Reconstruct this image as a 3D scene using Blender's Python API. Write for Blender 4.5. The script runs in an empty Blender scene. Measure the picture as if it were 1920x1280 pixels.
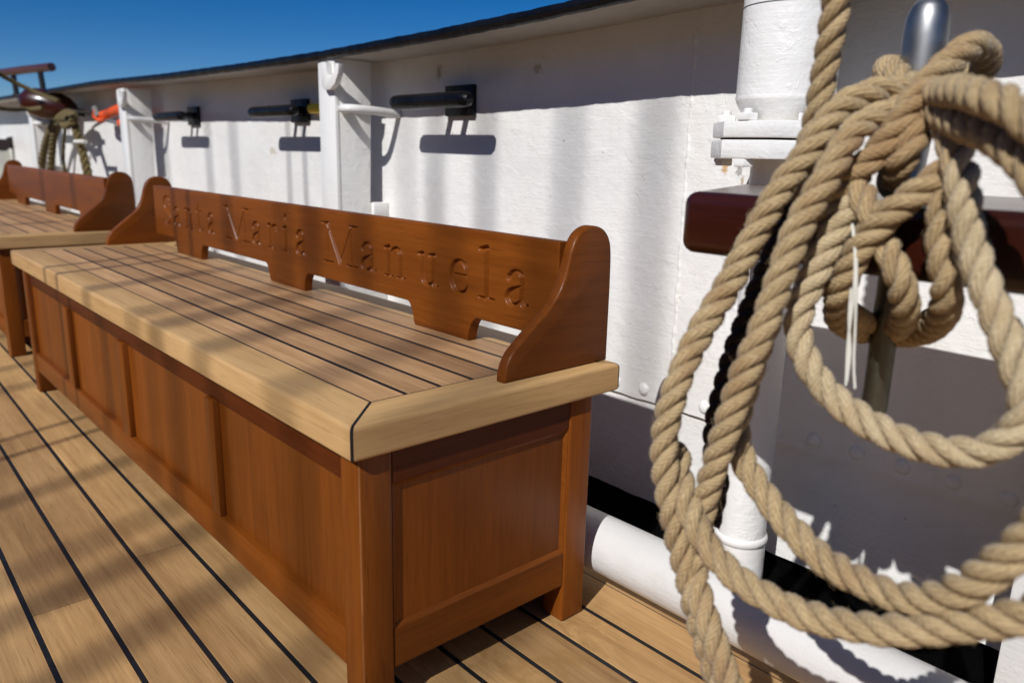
import bpy, bmesh, math, random
import numpy as np
from mathutils import Vector, Matrix
random.seed(7); rng = np.random.default_rng(11)
C = bpy.context.scene.collection
scene = bpy.context.scene

# ------------------------------------------------------------------ helpers
def lin(r, g, b):
    f = lambda c: ((c/255+0.055)/1.055)**2.4 if c/255 > 0.04045 else c/255/12.92
    return (f(r), f(g), f(b), 1)

def tag(o, label=None, cat=None, group=None, kind=None):
    if label: o['label'] = label
    if cat: o['category'] = cat
    if group: o['group'] = group
    if kind: o['kind'] = kind
    return o

def empty(name, loc=(0, 0, 0), rz=0):
    o = bpy.data.objects.new(name, None); C.objects.link(o)
    o.location = loc; o.rotation_euler = (0, 0, rz); o.empty_display_size = 0.05
    return o

class MB:
    """collects shapes; every vertex carries a 'grain' coordinate (along, across, across) in metres"""
    def __init__(s): s.v = []; s.f = []; s.g = []; s.mi = []
    def add(s, verts, faces, grain=None, mi=0):
        n = len(s.v); s.v += [tuple(p) for p in verts]
        s.f += [tuple(i+n for i in f) for f in faces]; s.mi += [mi]*len(faces)
        s.g += [tuple(p) for p in (grain if grain is not None else verts)]
    def build(s, name, mats, parent=None, smooth=35, local=None):
        me = bpy.data.meshes.new(name); me.from_pydata(s.v, [], s.f)
        for m in (mats if isinstance(mats, (list, tuple)) else [mats]): me.materials.append(m)
        if any(s.mi): me.polygons.foreach_set('material_index', s.mi)
        a = me.attributes.new('grain', 'FLOAT_VECTOR', 'POINT')
        a.data.foreach_set('vector', np.array(s.g, dtype=np.float32).ravel())
        if smooth:
            me.polygons.foreach_set('use_smooth', [True]*len(me.polygons))
            me.set_sharp_from_angle(angle=math.radians(smooth))
        me.update()
        o = bpy.data.objects.new(name, me); C.objects.link(o)
        if parent: o.parent = parent
        return o

def grain_of(verts, axis, off):
    o = [1, 2, 0] if axis == 'y' else ([2, 0, 1] if axis == 'z' else [0, 1, 2])
    return [(p[o[0]]+off[0], p[o[1]]+off[1], p[o[2]]+off[2]) for p in verts]

def roff(): return (random.uniform(0, 40), random.uniform(0, 40), random.uniform(0, 40))

def bm_add(mb, bm, axis='x', off=None, mi=0):
    bm.verts.index_update()
    vs = [v.co.copy() for v in bm.verts]; fs = [[v.index for v in f.verts] for f in bm.faces]
    bm.free()
    mb.add(vs, fs, grain_of(vs, axis, off or roff()), mi)

def box(mb, x0, x1, y0, y1, z0, z1, bev=.002, seg=2, axis='x', off=None, mi=0):
    bm = bmesh.new(); bmesh.ops.create_cube(bm, size=1)
    for v in bm.verts:
        v.co = ((x0+x1)/2+v.co.x*(x1-x0), (y0+y1)/2+v.co.y*(y1-y0), (z0+z1)/2+v.co.z*(z1-z0))
    if bev: bmesh.ops.bevel(bm, geom=bm.edges[:], offset=bev, segments=seg, profile=.5, affect='EDGES')
    bm_add(mb, bm, axis, off, mi)

def prism(mb, poly, a0, a1, plane='yz', bev=0, seg=2, axis='z', mi=0):
    """poly of 2-D points in the plane, extruded a0..a1 along the third axis"""
    bm = bmesh.new()
    mk = {'yz': lambda p, a: (a, p[0], p[1]), 'xz': lambda p, a: (p[0], a, p[1]), 'xy': lambda p, a: (p[0], p[1], a)}[plane]
    A = [bm.verts.new(mk(p, a0)) for p in poly]; B = [bm.verts.new(mk(p, a1)) for p in poly]
    n = len(poly); fa = bm.faces.new(A[::-1]); fb = bm.faces.new(B)
    for i in range(n): bm.faces.new((A[i], A[(i+1) % n], B[(i+1) % n], B[i]))
    bmesh.ops.recalc_face_normals(bm, faces=bm.faces[:])
    if bev:
        es = [e for f in (fa, fb) for e in f.edges]
        bmesh.ops.bevel(bm, geom=es, offset=bev, segments=seg, profile=.5, affect='EDGES')
    bm_add(mb, bm, axis, None, mi)

def catmull(P, n=8, closed=False):
    P = [np.array(p, float) for p in P]; out = []
    m = len(P); rngk = range(m) if closed else range(m-1)
    for i in rngk:
        if closed: p0, p1, p2, p3 = P[i-1], P[i], P[(i+1) % m], P[(i+2) % m]
        else: p0 = P[i-1] if i else 2*P[0]-P[1]; p1 = P[i]; p2 = P[i+1]; p3 = P[i+2] if i+2 < m else 2*P[-1]-P[-2]
        for k in range(n):
            t = k/n
            out.append(.5*((2*p1)+(-p0+p2)*t+(2*p0-5*p1+4*p2-p3)*t*t+(-p0+3*p1-3*p2+p3)*t**3))
    if not closed: out.append(P[-1])
    return np.array(out)

def resample(pts, step):
    d = np.r_[0, np.cumsum(np.linalg.norm(np.diff(pts, axis=0), axis=1))]
    n = max(2, int(d[-1]/step)+1); s = np.linspace(0, d[-1], n)
    return np.stack([np.interp(s, d, pts[:, k]) for k in range(3)], 1), s

def frames(p):
    t = np.gradient(p, axis=0); t /= np.linalg.norm(t, axis=1)[:, None]+1e-12
    ref = np.array([0, 0, 1.]) if abs(t[0][2]) < .9 else np.array([1., 0, 0])
    n = np.cross(t[0], ref); n /= np.linalg.norm(n); N = [n]
    for i in range(1, len(p)):
        n = N[-1]-t[i]*np.dot(N[-1], t[i]); n /= np.linalg.norm(n)+1e-12; N.append(n)
    N = np.array(N); return t, N, np.cross(t, N)

def tube(mb, pts, r, sides=12, caps=True, off=None, rad=None, mi=0):
    p = np.array(pts, float); t, N, B = frames(p); n = len(p)
    R = np.full(n, r) if rad is None else np.array(rad)
    a = np.arange(sides)/sides*2*math.pi
    V = p[:, None]+R[:, None, None]*(np.cos(a)[None, :, None]*N[:, None]+np.sin(a)[None, :, None]*B[:, None])
    vs = V.reshape(-1, 3); fs = []
    for i in range(n-1):
        for j in range(sides):
            k = (j+1) % sides; fs.append((i*sides+j, i*sides+k, (i+1)*sides+k, (i+1)*sides+j))
    if caps: fs += [tuple(range(sides))[::-1], tuple((n-1)*sides+j for j in range(sides))]
    s = np.r_[0, np.cumsum(np.linalg.norm(np.diff(p, axis=0), axis=1))]
    off = off or roff()
    G = np.stack([np.repeat(s, sides)+off[0], np.tile(np.cos(a), n)*r+off[1], np.tile(np.sin(a), n)*r+off[2]], 1)
    mb.add(vs.tolist(), fs, G.tolist(), mi)

def lathe(mb, prof, c, axis='z', sides=32, mi=0):
    """prof: (radius, along) pairs; c: origin"""
    vs = []; fs = []; n = len(prof)
    for (r, h) in prof:
        for j in range(sides):
            a = j/sides*2*math.pi; u, v = r*math.cos(a), r*math.sin(a)
            vs.append({'z': (c[0]+u, c[1]+v, c[2]+h), 'x': (c[0]+h, c[1]+u, c[2]+v), 'y': (c[0]+v, c[1]+h, c[2]+u)}[axis])
    for i in range(n-1):
        for j in range(sides):
            k = (j+1) % sides; fs.append((i*sides+j, i*sides+k, (i+1)*sides+k, (i+1)*sides+j))
    fs += [tuple(range(sides))[::-1], tuple((n-1)*sides+j for j in range(sides))]
    mb.add(vs, fs, grain_of(vs, axis, roff()), mi)

# ------------------------------------------------------------------ materials
class NT:
    def __init__(s, name):
        s.m = bpy.data.materials.new(name); s.m.use_nodes = True
        s.t = s.m.node_tree; s.b = s.t.nodes['Principled BSDF']; s.out = s.t.nodes['Material Output']
    def n(s, typ, **kw):
        x = s.t.nodes.new(typ)
        for k, v in kw.items():
            if k in x.inputs: x.inputs[k].default_value = v
            else: setattr(x, k, v)
        return x
    def l(s, a, b): s.t.links.new(a, b)
    def attr(s, name='grain'): return s.n('ShaderNodeAttribute', attribute_name=name).outputs['Vector']
    def obj(s): return s.n('ShaderNodeTexCoord').outputs['Object']
    def geo(s): return s.n('ShaderNodeNewGeometry').outputs['Position']
    def mapv(s, v, sc, loc=(0, 0, 0)):
        m = s.n('ShaderNodeMapping'); m.inputs['Scale'].default_value = sc; m.inputs['Location'].default_value = loc
        s.l(v, m.inputs['Vector']); return m.outputs['Vector']
    def noise(s, v, scale=1, detail=4, rough=.55, dist=0):
        x = s.n('ShaderNodeTexNoise', Scale=scale, Detail=detail, Roughness=rough, Distortion=dist)
        s.l(v, x.inputs['Vector']); return x.outputs['Fac']
    def ramp(s, f, stops):
        r = s.n('ShaderNodeValToRGB'); e = r.color_ramp.elements
        while len(e) > 1: e.remove(e[-1])
        e[0].position, e[0].color = stops[0][0], stops[0][1]
        for p, c in stops[1:]:
            q = e.new(p); q.color = c
        s.l(f, r.inputs['Fac']); return r.outputs['Color']
    def mix(s, a, b, f, mode='MIX'):
        m = s.n('ShaderNodeMix', data_type='RGBA', blend_type=mode)
        for sock, v in ((m.inputs['Factor'], f), (m.inputs['A'], a), (m.inputs['B'], b)):
            pass
        ins = [i for i in m.inputs if i.enabled]
        fa, A, B = ins[0], ins[1], ins[2]
        for sock, v in ((fa, f), (A, a), (B, b)):
            if hasattr(v, 'is_linked') or isinstance(v, bpy.types.NodeSocket): s.l(v, sock)
            else: sock.default_value = v
        return [o for o in m.outputs if o.enabled][0]
    def math(s, op, a, b=0.0):
        m = s.n('ShaderNodeMath', operation=op)
        for sock, v in zip(m.inputs, (a, b)):
            if isinstance(v, bpy.types.NodeSocket): s.l(v, sock)
            else: sock.default_value = v
        return m.outputs[0]
    def bump(s, h, dist=.001, strength=1, normal=None):
        b = s.n('ShaderNodeBump', Strength=strength, Distance=dist); s.l(h, b.inputs['Height'])
        if normal: s.l(normal, b.inputs['Normal'])
        return b.outputs['Normal']
    def set(s, **kw):
        for k, v in kw.items():
            k = k.replace('_', ' ')
            if isinstance(v, bpy.types.NodeSocket): s.l(v, s.b.inputs[k])
            else: s.b.inputs[k].default_value = v

def mul(c, k): return (c[0]*k, c[1]*k, c[2]*k, 1)

def wood(name, light, dark, streak=28, rough=.35, coat=0.0, fine=1.0, patch=None, bumpd=.0002, spec=.4, amount=1.0):
    n = NT(name); g = n.attr()
    a = n.noise(n.mapv(g, (2.2, streak, streak)), 1, 5, .62, .6)
    b = n.noise(n.mapv(g, (4, streak*6, streak*6)), 1, 3, .6)
    big = n.noise(n.mapv(g, (.9, 4, 4)), 1, 2, .5, .8)
    w = n.math('ADD', n.math('MULTIPLY', a, .62), n.math('MULTIPLY', b, .38*fine))
    w = n.math('ADD', w, n.math('MULTIPLY', n.math('SUBTRACT', big, .5), .35))
    lo, hi = .5-.18/amount, .5+.18/amount
    col = n.ramp(w, [(lo, dark), (hi, light)])
    # short dark pores along the grain
    p = n.noise(n.mapv(g, (14, 420, 420)), 1, 2, .5)
    pore = n.ramp(p, [(.30, (0, 0, 0, 1)), (.42, (1, 1, 1, 1))])
    col = n.mix(mul(dark, .62), col, n.math('ADD', n.math('MULTIPLY', pore, .45), .55))
    # long soft colour drift from board to board
    dr = n.noise(n.mapv(g, (.05, .5, .5)), 3, 1, .5)
    col = n.mix(col, n.ramp(dr, [(.3, (.72, .68, .66, 1)), (.7, (1.2, 1.17, 1.12, 1))]), 1.0, 'MULTIPLY')
    if patch:
        s = n.noise(n.geo(), patch[1], 6, .62, 1.2)
        col = n.mix(col, n.ramp(s, [(patch[2], (1, 1, 1, 1)), (patch[3], patch[0])]), .75, 'MULTIPLY')
    n.set(Base_Color=col, Roughness=n.math('ADD', n.math('MULTIPLY', w, .25), rough-.1),
          Specular_IOR_Level=spec, Coat_Weight=coat, Coat_Roughness=.18,
          Normal=n.bump(n.math('ADD', n.math('MULTIPLY', b, .6), n.math('MULTIPLY', pore, .5)), bumpd, .8))
    return n.m

def paint(name, col, rough=.35, b1=.0011, b2=.0004, dirt=None, spec=.5, dirt_amt=.35):
    n = NT(name); v = n.obj()
    lump = n.noise(v, 16, 5, .6, .4)
    peel = n.noise(v, 180, 3, .6)
    brush = n.noise(n.mapv(v, (14, 14, 150)), 1, 3, .6)
    fl = n.noise(v, 46, 4, .7)
    flake = n.ramp(fl, [(.60, (0, 0, 0, 1)), (.66, (1, 1, 1, 1))])
    h = n.math('ADD', n.math('MULTIPLY', lump, 1.0), n.math('MULTIPLY', flake, .10))
    nb = n.bump(h, b1*7, .55)
    nb = n.bump(n.math('ADD', n.math('MULTIPLY', peel, .7), n.math('MULTIPLY', brush, .9)), b2*2.6, .75, nb)
    c = n.ramp(n.noise(v, 3.5, 4, .6), [(.3, mul(col, .93)), (.7, mul(col, 1.03))])
    if dirt:
        d = n.noise(n.mapv(v, (7, 7, 1.3)), 1, 6, .7, .6)
        c = n.mix(c, n.mix(c, dirt, 1, 'MULTIPLY'), n.math('MULTIPLY', n.ramp(d, [(.52, (0, 0, 0, 1)), (.78, (1, 1, 1, 1))]), dirt_amt))
        sp = n.noise(v, 55, 3, .5)
        c = n.mix(c, lin(120, 95, 70), n.math('MULTIPLY', n.ramp(sp, [(.735, (0, 0, 0, 1)), (.76, (1, 1, 1, 1))]), .55))
    n.set(Base_Color=c, Roughness=rough, Specular_IOR_Level=spec, Normal=nb)
    return n.m

def plain(name, col, rough=.5, metal=0, bumps=0, scale=60, coat=0, var=.15, aniso=None):
    n = NT(name); v = n.obj()
    f = n.noise(v, scale, 4, .6)
    n.set(Base_Color=n.ramp(f, [(.25, mul(col, 1-var)), (.75, mul(col, 1+var))]), Metallic=metal, Coat_Weight=coat, Coat_Roughness=.1,
          Roughness=n.math('ADD', n.math('MULTIPLY', f, .2), rough-.1))
    if bumps: n.set(Normal=n.bump(f, bumps, .6))
    return n.m

M = {}
M['teak_deck'] = wood('teak_deck_planks', (.54, .345, .158, 1), (.36, .213, .090, 1), streak=34, rough=.55, bumpd=.0003, spec=.25, amount=1.1)
M['teak_seat'] = wood('teak_seat_planks', (.56, .345, .175, 1), (.32, .176, .080, 1), streak=46, rough=.5, spec=.3, bumpd=.0003, amount=1.0)
M['teak_edge'] = wood('teak_seat_edge', (.58, .375, .170, 1), (.42, .25, .105, 1), streak=22, rough=.5, spec=.3, amount=1.05)
M['mahogany'] = wood('varnished_mahogany', (.222, .063, .0072, 1), (.132, .034, .0033, 1), streak=20, rough=.38, coat=.07, spec=.16, bumpd=.00012, amount=.95)
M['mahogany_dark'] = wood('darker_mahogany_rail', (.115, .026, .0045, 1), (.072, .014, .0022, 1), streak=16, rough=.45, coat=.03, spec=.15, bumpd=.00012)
M['worn_edge'] = wood('worn_varnish_edge', (.42, .20, .085, 1), (.17, .055, .012, 1), streak=9, rough=.5, spec=.2, amount=1.6)
M['redwood'] = wood('dark_red_varnish', (.050, .009, .0035, 1), (.030, .005, .002, 1), streak=14, rough=.28, coat=.35, spec=.4, bumpd=.0001)
M['white'] = paint('white_ship_paint', (.825, .805, .77, 1), dirt=(.80, .72, .60, 1), dirt_amt=.25)
M['white_wall'] = M['white'].copy(); M['white_wall'].name = 'white_bulwark_paint'
M['white_pipe'] = paint('white_weathered_pipe_paint', (.64, .625, .60, 1), b1=.0005, b2=.0004, rough=.45, spec=.3, dirt=(.75, .66, .52, 1), dirt_amt=.3)
M['white_smooth'] = paint('white_pipe_paint', (.79, .77, .735, 1), b1=.0004, b2=.0003, rough=.3)
M['white_old'] = paint('white_worn_paint', (.50, .47, .42, 1), dirt=(.62, .50, .36, 1), dirt_amt=.6)
def rust(m, spots):
    n = NT.__new__(NT); n.m = m; n.t = m.node_tree; n.b = n.t.nodes['Principled BSDF']; pos = n.geo()
    for (c, rx, rz, col) in spots:
        src = n.b.inputs['Base Color'].links[0].from_socket
        d = n.mapv(pos, (1/rx, 0, 1/rz), (-c[0]/rx, 0, -c[2]/rz))
        ln = n.n('ShaderNodeVectorMath', operation='LENGTH'); n.l(d, ln.inputs[0])
        e = n.math('ADD', ln.outputs['Value'], n.math('MULTIPLY', n.math('SUBTRACT', n.noise(pos, 90, 4, .7), .5), 2.4))
        n.l(n.mix(src, col, n.ramp(e, [(.35, (.85, .85, .85, 1)), (.75, (0, 0, 0, 1))])), n.b.inputs['Base Color'])
M['black_paint'] = paint('black_gloss_paint', (.004, .0042, .006, 1), rough=.36, spec=.3, b1=.0012, b2=.0004)
M['void_black'] = plain('black_waterway_paint', (.0022, .0022, .0024, 1), .9, var=.3); M['void_black'].node_tree.nodes['Principled BSDF'].inputs['Specular IOR Level'].default_value = .02
M['caulk'] = plain('black_caulking', (.008, .008, .009, 1), .6, var=.3)
M['steel'] = plain('brushed_steel', (.33, .33, .335, 1), .46, 1.0, scale=30, var=.1)
M['brass'] = plain('dull_pin_metal', (.15, .14, .105, 1), .5, 1.0, scale=40, var=.2)
M['orange'] = plain('orange_plastic', lin(225, 85, 25), .45)
M['yellow'] = plain('yellow_plastic', (.95, .72, .01, 1), .4, var=.03)
M['grey'] = plain('grey_fitting', lin(110, 112, 112), .5)
M['twine'] = plain('white_twine', (.68, .66, .58, 1), .8)
M['grey_blocker'] = plain('grey_sky_blocker_paint', (.22, .225, .215, 1), .6)  # neutral grey for the added sky-blocking house
M['canvas'] = plain('pale_canvas', (.50, .50, .44, 1), .9, bumps=.002, scale=14)
M['iron'] = plain('black_iron', (.012, .012, .014, 1), .45)
M['gap_dark'] = plain('dark_opening', (.02, .01, .01, 1), .7)
M['raised_wood'] = wood('brown_rail_varnish', (.12, .04, .02, 1), (.06, .02, .012, 1), rough=.3, coat=.3)

def rope_mat(name, light, dark, stain, fuzz=1.0):
    n = NT(name); g = n.attr('strand')   # (metres along strand, angle round strand 0..1, random)
    sep = n.n('ShaderNodeSeparateXYZ'); n.l(g, sep.inputs[0])
    ph = n.math('ADD', n.math('MULTIPLY', sep.outputs['Y'], 6.2832*9), n.math('MULTIPLY', sep.outputs['X'], 6.2832*150))
    yarn = n.math('ADD', n.math('MULTIPLY', n.math('SINE', ph), .5), .5)
    ob = n.attr('rest')
    fib = n.noise(n.mapv(g, (160, 46, 1)), 1, 3, .6)
    nz = n.noise(n.mapv(g, (26, 3, 1)), 1, 4, .6)
    big = n.noise(ob, 14, 3, .6)
    w = n.math('ADD', n.math('ADD', n.math('MULTIPLY', yarn, .16), n.math('MULTIPLY', fib, .5)), n.math('MULTIPLY', nz, .4))
    c = n.ramp(w, [(.36, dark), (.66, light)])
    c = n.mix(c, stain, n.math('MULTIPLY', n.ramp(big, [(.52, (0, 0, 0, 1)), (.70, (1, 1, 1, 1))]), .55), 'MIX')
    n.set(Base_Color=c, Roughness=.85, Specular_IOR_Level=.15, Sheen_Weight=.15,
          Normal=n.bump(n.math('ADD', n.math('MULTIPLY', yarn, .55), n.math('MULTIPLY', fib, .8)), .0018, .8))
    return n.m
M['rope'] = rope_mat('manila_rope', (.56, .415, .225, 1), (.23, .150, .068, 1), (.29, .155, .065, 1))
M['rope_pale'] = rope_mat('pale_manila_rope', (.63, .505, .315, 1), (.33, .24, .125, 1), (.40, .27, .135, 1))
M['rope_dark'] = rope_mat('dark_brown_rope', (.035, .020, .014, 1), (.015, .009, .007, 1), (.02, .012, .01, 1))  # rope coloured a very dark brown
M['rope_olive'] = rope_mat('olive_rope', (.16, .12, .045, 1), (.09, .065, .025, 1), (.10, .07, .03, 1))

# ------------------------------------------------------------------ rope builder
def rope(name, path, R, mat, parent=None, pitch=None, phase=0.0, step=.004, sides=10, hairs=480, closed_ends=True, strands=3):
    pitch = pitch or R*4.9
    p = catmull(path, 10); p, s = resample(p, step); t, N, B = frames(p)
    L = s[-1]; vs = []; fs = []; at = []; rest = []
    rs, off = R*.485, R*.57
    lay = math.sqrt(1+(2*math.pi*off/pitch)**2)
    wob = 1+.05*np.sin(s*37+phase*3)+.03*np.sin(s*91+1.3)
    for k in range(strands):
        th = 2*math.pi*(k/strands+s/pitch)+phase
        rad = np.cos(th)[:, None]*N+np.sin(th)[:, None]*B
        tan = -np.sin(th)[:, None]*N+np.cos(th)[:, None]*B
        ax = t*pitch+2*math.pi*off*tan; ax /= np.linalg.norm(ax, axis=1)[:, None]
        c = p+rad*(off*wob)[:, None]
        e2 = np.cross(ax, rad)
        a = np.arange(sides)/sides*2*math.pi
        r2 = (rs*(1+.04*np.sin(s*53+k*2.1)))[:, None, None]
        V = c[:, None]+r2*(np.cos(a)[None, :, None]*rad[:, None]*.97+np.sin(a)[None, :, None]*e2[:, None]*1.05)
        n0 = len(vs); vs += V.reshape(-1, 3).tolist(); n = len(p)
        rv = rng.uniform(0, 30)
        at += np.stack([np.repeat(s*lay, sides), np.tile(np.abs(np.arange(sides)/sides*2-1)*.5, n), np.full(n*sides, rv)], 1).tolist()
        for i in range(n-1):
            for j in range(sides):
                q = (j+1) % sides; fs.append((n0+i*sides+j, n0+i*sides+q, n0+(i+1)*sides+q, n0+(i+1)*sides+j))
        fs += [tuple(n0+j for j in range(sides))[::-1], tuple(n0+(n-1)*sides+j for j in range(sides))]
    # stray fibres standing off the surface
    for h in range(int(hairs*L)):
        i = rng.integers(2, len(p)-3); a = rng.uniform(0, 2*math.pi)
        d = math.cos(a)*N[i]+math.sin(a)*B[i]
        b0 = p[i]+d*R*.93; lay_dir = t[i]*rng.choice([-1, 1])+.6*(-math.sin(a)*N[i]+math.cos(a)*B[i])
        ln = rng.uniform(.003, .010) if rng.random() < .9 else rng.uniform(.010, .018)
        w = rng.uniform(.00010, .00019)
        b1 = b0+(lay_dir*.75+d*rng.uniform(.12, .5))*ln*.55; b2 = b1+(lay_dir*.7+d*rng.uniform(-.2, .5)+rng.normal(0, .25, 3))*ln*.45
        sd = np.cross(lay_dir, d); sd /= np.linalg.norm(sd)+1e-9; n0 = len(vs)
        for q, ww in ((b0, w), (b1, w*.9), (b2, w*.5)):
            vs += [(q+sd*ww).tolist(), (q-sd*ww*.5+d*ww*.87).tolist(), (q-sd*ww*.5-d*ww*.87).tolist()]
            at += [[s[i], .3, 3.0]]*3
        for q in range(2):
            for j in range(3): fs.append((n0+q*3+j, n0+q*3+(j+1) % 3, n0+q*3+3+(j+1) % 3, n0+q*3+3+j))
    me = bpy.data.meshes.new(name); me.from_pydata(vs, [], fs); me.materials.append(mat)
    A = me.attributes.new('strand', 'FLOAT_VECTOR', 'POINT'); A.data.foreach_set('vector', np.array(at, dtype=np.float32).ravel())
    A = me.attributes.new('rest', 'FLOAT_VECTOR', 'POINT'); A.data.foreach_set('vector', np.array(vs, dtype=np.float32).ravel())
    me.polygons.foreach_set('use_smooth', [True]*len(me.polygons)); me.update()
    o = bpy.data.objects.new(name, me); C.objects.link(o)
    if parent: o.parent = parent
    return o

# ------------------------------------------------------------------ setting: deck, waterway, sea
def deck():
    mb = MB()
    ys = [.700, .580, .488, .396, .304, .212, .109, .0065, -.095, -.1965, -.298, -.400, -.502]
    y = -.502
    while y > -5: y -= .1; ys.append(y)
    def yy(y0, x):  # the planks swing very slightly away from the rail
        k = min(1, max(0, (.22-y0)/.25)); return y0-.0125*k*x
    gap = .0037
    for i in range(len(ys)-1):
        a, b = ys[i]-gap, ys[i+1]+gap
        if i == 0: b = ys[1]+.0006; a = ys[0]
        if i == 1: a = ys[1]-.0006
        near = ys[i] > -1.2
        cuts = [-11.0]; x = -11+random.uniform(.5, 2.5)
        while x < 3.2:
            cuts.append(x); x += random.uniform(1.7, 2.9)
        cuts.append(3.4)
        JO = {8: [-1.62, .9], 9: [-.62], 7: [-.72, .6], 6: [-1.1, 1.5], 10: [-1.0], 3: [.9], 4: [1.1], 2: [1.4]}
        if i in JO: cuts = sorted([c for c in cuts if c < -2.6]+JO[i]+[3.4])
        for c0, c1 in zip(cuts[:-1], cuts[1:]):
            g = .0007; off = roff(); n = max(1, int((c1-c0)/.5)); r = .0013
            xs = np.linspace(c0+g, c1-g, n+1)
            prof = [(a, -.012), (a, -r), (a-r, 0), (b+r, 0), (b, -r), (b, -.012)]
            vs = []
            for x in xs:
                for q, (py, pz) in enumerate(prof): sy = ys[i] if q < 3 else ys[i+1]; vs.append((x, py+(yy(sy, x)-sy), pz))
            m = len(prof); fs = []
            for q in range(n):
                for j in range(m-1): fs.append((q*m+j, q*m+j+1, (q+1)*m+j+1, (q+1)*m+j))
            fs += [tuple(range(m)), tuple(n*m+j for j in range(m))[::-1]]
            mb.add(vs, fs, grain_of(vs, 'x', off))
    # black seam compound lies a hair below the planks
    vs = [(-11.2, -5.2, -.0006), (3.5, -5.2, -.0006), (3.5, .6994, -.0006), (-11.2, .6994, -.0006)]
    mb.add(vs, [(0, 1, 2, 3)], vs, 1)
    o = mb.build('deck', [M['teak_deck_real'], M['caulk']], smooth=30)
    tag(o, kind='structure')
# dark water stains on the planks by the bench leg
def deck_material():
    m = M['teak_deck']
    t = m.node_tree; n = NT.__new__(NT); n.m = m; n.t = t; n.b = t.nodes['Principled BSDF']
    src = n.b.inputs['Base Color'].links[0].from_socket
    pos = n.geo()
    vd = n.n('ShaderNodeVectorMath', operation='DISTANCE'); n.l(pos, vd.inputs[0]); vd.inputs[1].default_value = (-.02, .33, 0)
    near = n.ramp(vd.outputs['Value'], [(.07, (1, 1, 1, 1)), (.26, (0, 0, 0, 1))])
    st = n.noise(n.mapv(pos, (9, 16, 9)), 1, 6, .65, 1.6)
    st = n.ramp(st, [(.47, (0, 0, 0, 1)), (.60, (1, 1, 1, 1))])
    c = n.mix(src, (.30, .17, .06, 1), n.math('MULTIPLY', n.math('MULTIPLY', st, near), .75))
    gen = n.noise(n.mapv(pos, (1.2, 3.5, 1)), 1.5, 5, .62, .5)
    c = n.mix(c, n.ramp(gen, [(.34, (.80, .76, .72, 1)), (.62, (1.06, 1.05, 1.03, 1))]), 1.0, 'MULTIPLY')
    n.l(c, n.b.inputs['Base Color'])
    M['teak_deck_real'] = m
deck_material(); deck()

mb = MB(); box(mb, -11.2, 3.5, .7002, 1.10, -.08, -.004, 0); box(mb, -11.2, 3.5, .935, .98, -.0035, .15, 0)
tag(mb.build('waterway', M['void_black'], smooth=0), kind='structure')
n = NT('sea_water'); n.set(Base_Color=(.01, .045, .08, 1), Roughness=.12, Normal=n.bump(n.noise(n.geo(), .8, 6, .6), .3, .6)); M['sea'] = n.m
vs = [(-4000, -4000, -4), (4000, -4000, -4), (4000, 4000, -4), (-4000, 4000, -4)]
mb = MB(); mb.add(vs, [(0, 1, 2, 3)]); tag(mb.build('sea', M['sea'], smooth=0), kind='structure')

# ------------------------------------------------------------------ bulwark
YW = .905; K = 1.2035   # fittings on the bulwark are modelled at 1:1.2
bul = empty('bulwark', (0, 0, 0))
tag(bul, 'long white painted steel bulwark with black edged cap rail behind the benches', 'bulwark')
def sheer(x): return float(np.interp(x, [-9.7998, -3.7823, -2.7593, -1.9289, -1.3633, -0.8217, -0.4366, -0.1718, 1.2724, 3.4387], [1.1119, 1.0998, 1.0806, 1.0722, 1.071, 1.0782, 1.0878, 1.0998, 1.1215, 1.1335]))
def plate(name, z0, z1, y, amp, mat, ztop=None):
    mb = MB(); xs = np.unique(np.r_[np.arange(-11, -3, .12), np.arange(-3, 1.0, .022), np.arange(1.0, 3.41, .1)])
    nz = max(2, int((z1-z0)/.022)); th = .009
    KK = rng.uniform(4, 24, (12, 2)); PH = rng.uniform(0, 6.28, 12); SG = rng.choice([-1, 1], 12)
    def w(x, z): return amp*float(np.sum(np.sin(KK[:, 0]*x+SG*KK[:, 1]*z+PH)/np.sqrt(1+KK[:, 0]/8)))/3
    vs = []; fs = []
    for x in xs:
        zt = sheer(x)+.004 if ztop else z1
        for j in range(nz+1):
            z = z0+(zt-z0)*j/nz; e = .0012*math.sin(31*x)+.0008*math.sin(83*x+1) if j == 0 else 0
            vs.append((x, y+w(x, z), z+e))
    m = nz+1; N = len(xs)
    for i in range(N-1):
        for j in range(nz): fs.append((i*m+j, i*m+j+1, (i+1)*m+j+1, (i+1)*m+j))
    b0 = len(vs)
    for i in range(N):
        vs.append((xs[i], y+th, z0))
        vs.append((xs[i], y+th, vs[i*m+nz][2]))
    for i in range(N-1):
        fs.append((i*m, (i+1)*m, b0+2*i+2, b0+2*i)); fs.append((b0+2*i, b0+2*i+2, b0+2*i+3, b0+2*i+1))
    mb.add(vs, fs); return mb.build(name, mat, bul, smooth=50)
rust(M['white_wall'], [((-.063, 0, .800), .011, .020, (.55, .30, .08, 1)), ((-.030, 0, .798), .014, .022, (.30, .27, .24, 1)), ((-.02, 0, .770), .006, .02, (.45, .34, .22, 1)), ((-1.02, 0, 1.03), .02, .03, (.42, .33, .24, 1)), ((-.62, 0, 1.02), .03, .02, (.5, .42, .33, 1)), ((-2.1, 0, .80), .05, .02, (.55, .47, .36, 1))])
plate('upper_plate', 0.2646, 1.1, YW, .0016, M['white_wall'], ztop=True)
plate('lower_plate', 0.0179, 0.2815, YW+.011, .0016, M['white'])
mb = MB(); lathe(mb, [(.0001, -.0045), (.005, -.0042), (.0095, -.0026), (.0125, .0004), (.013, .002)], (0, 0, 0), 'y', 20)
wsm = MB(); zz = np.arange(.27, 1.07, .006)
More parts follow.
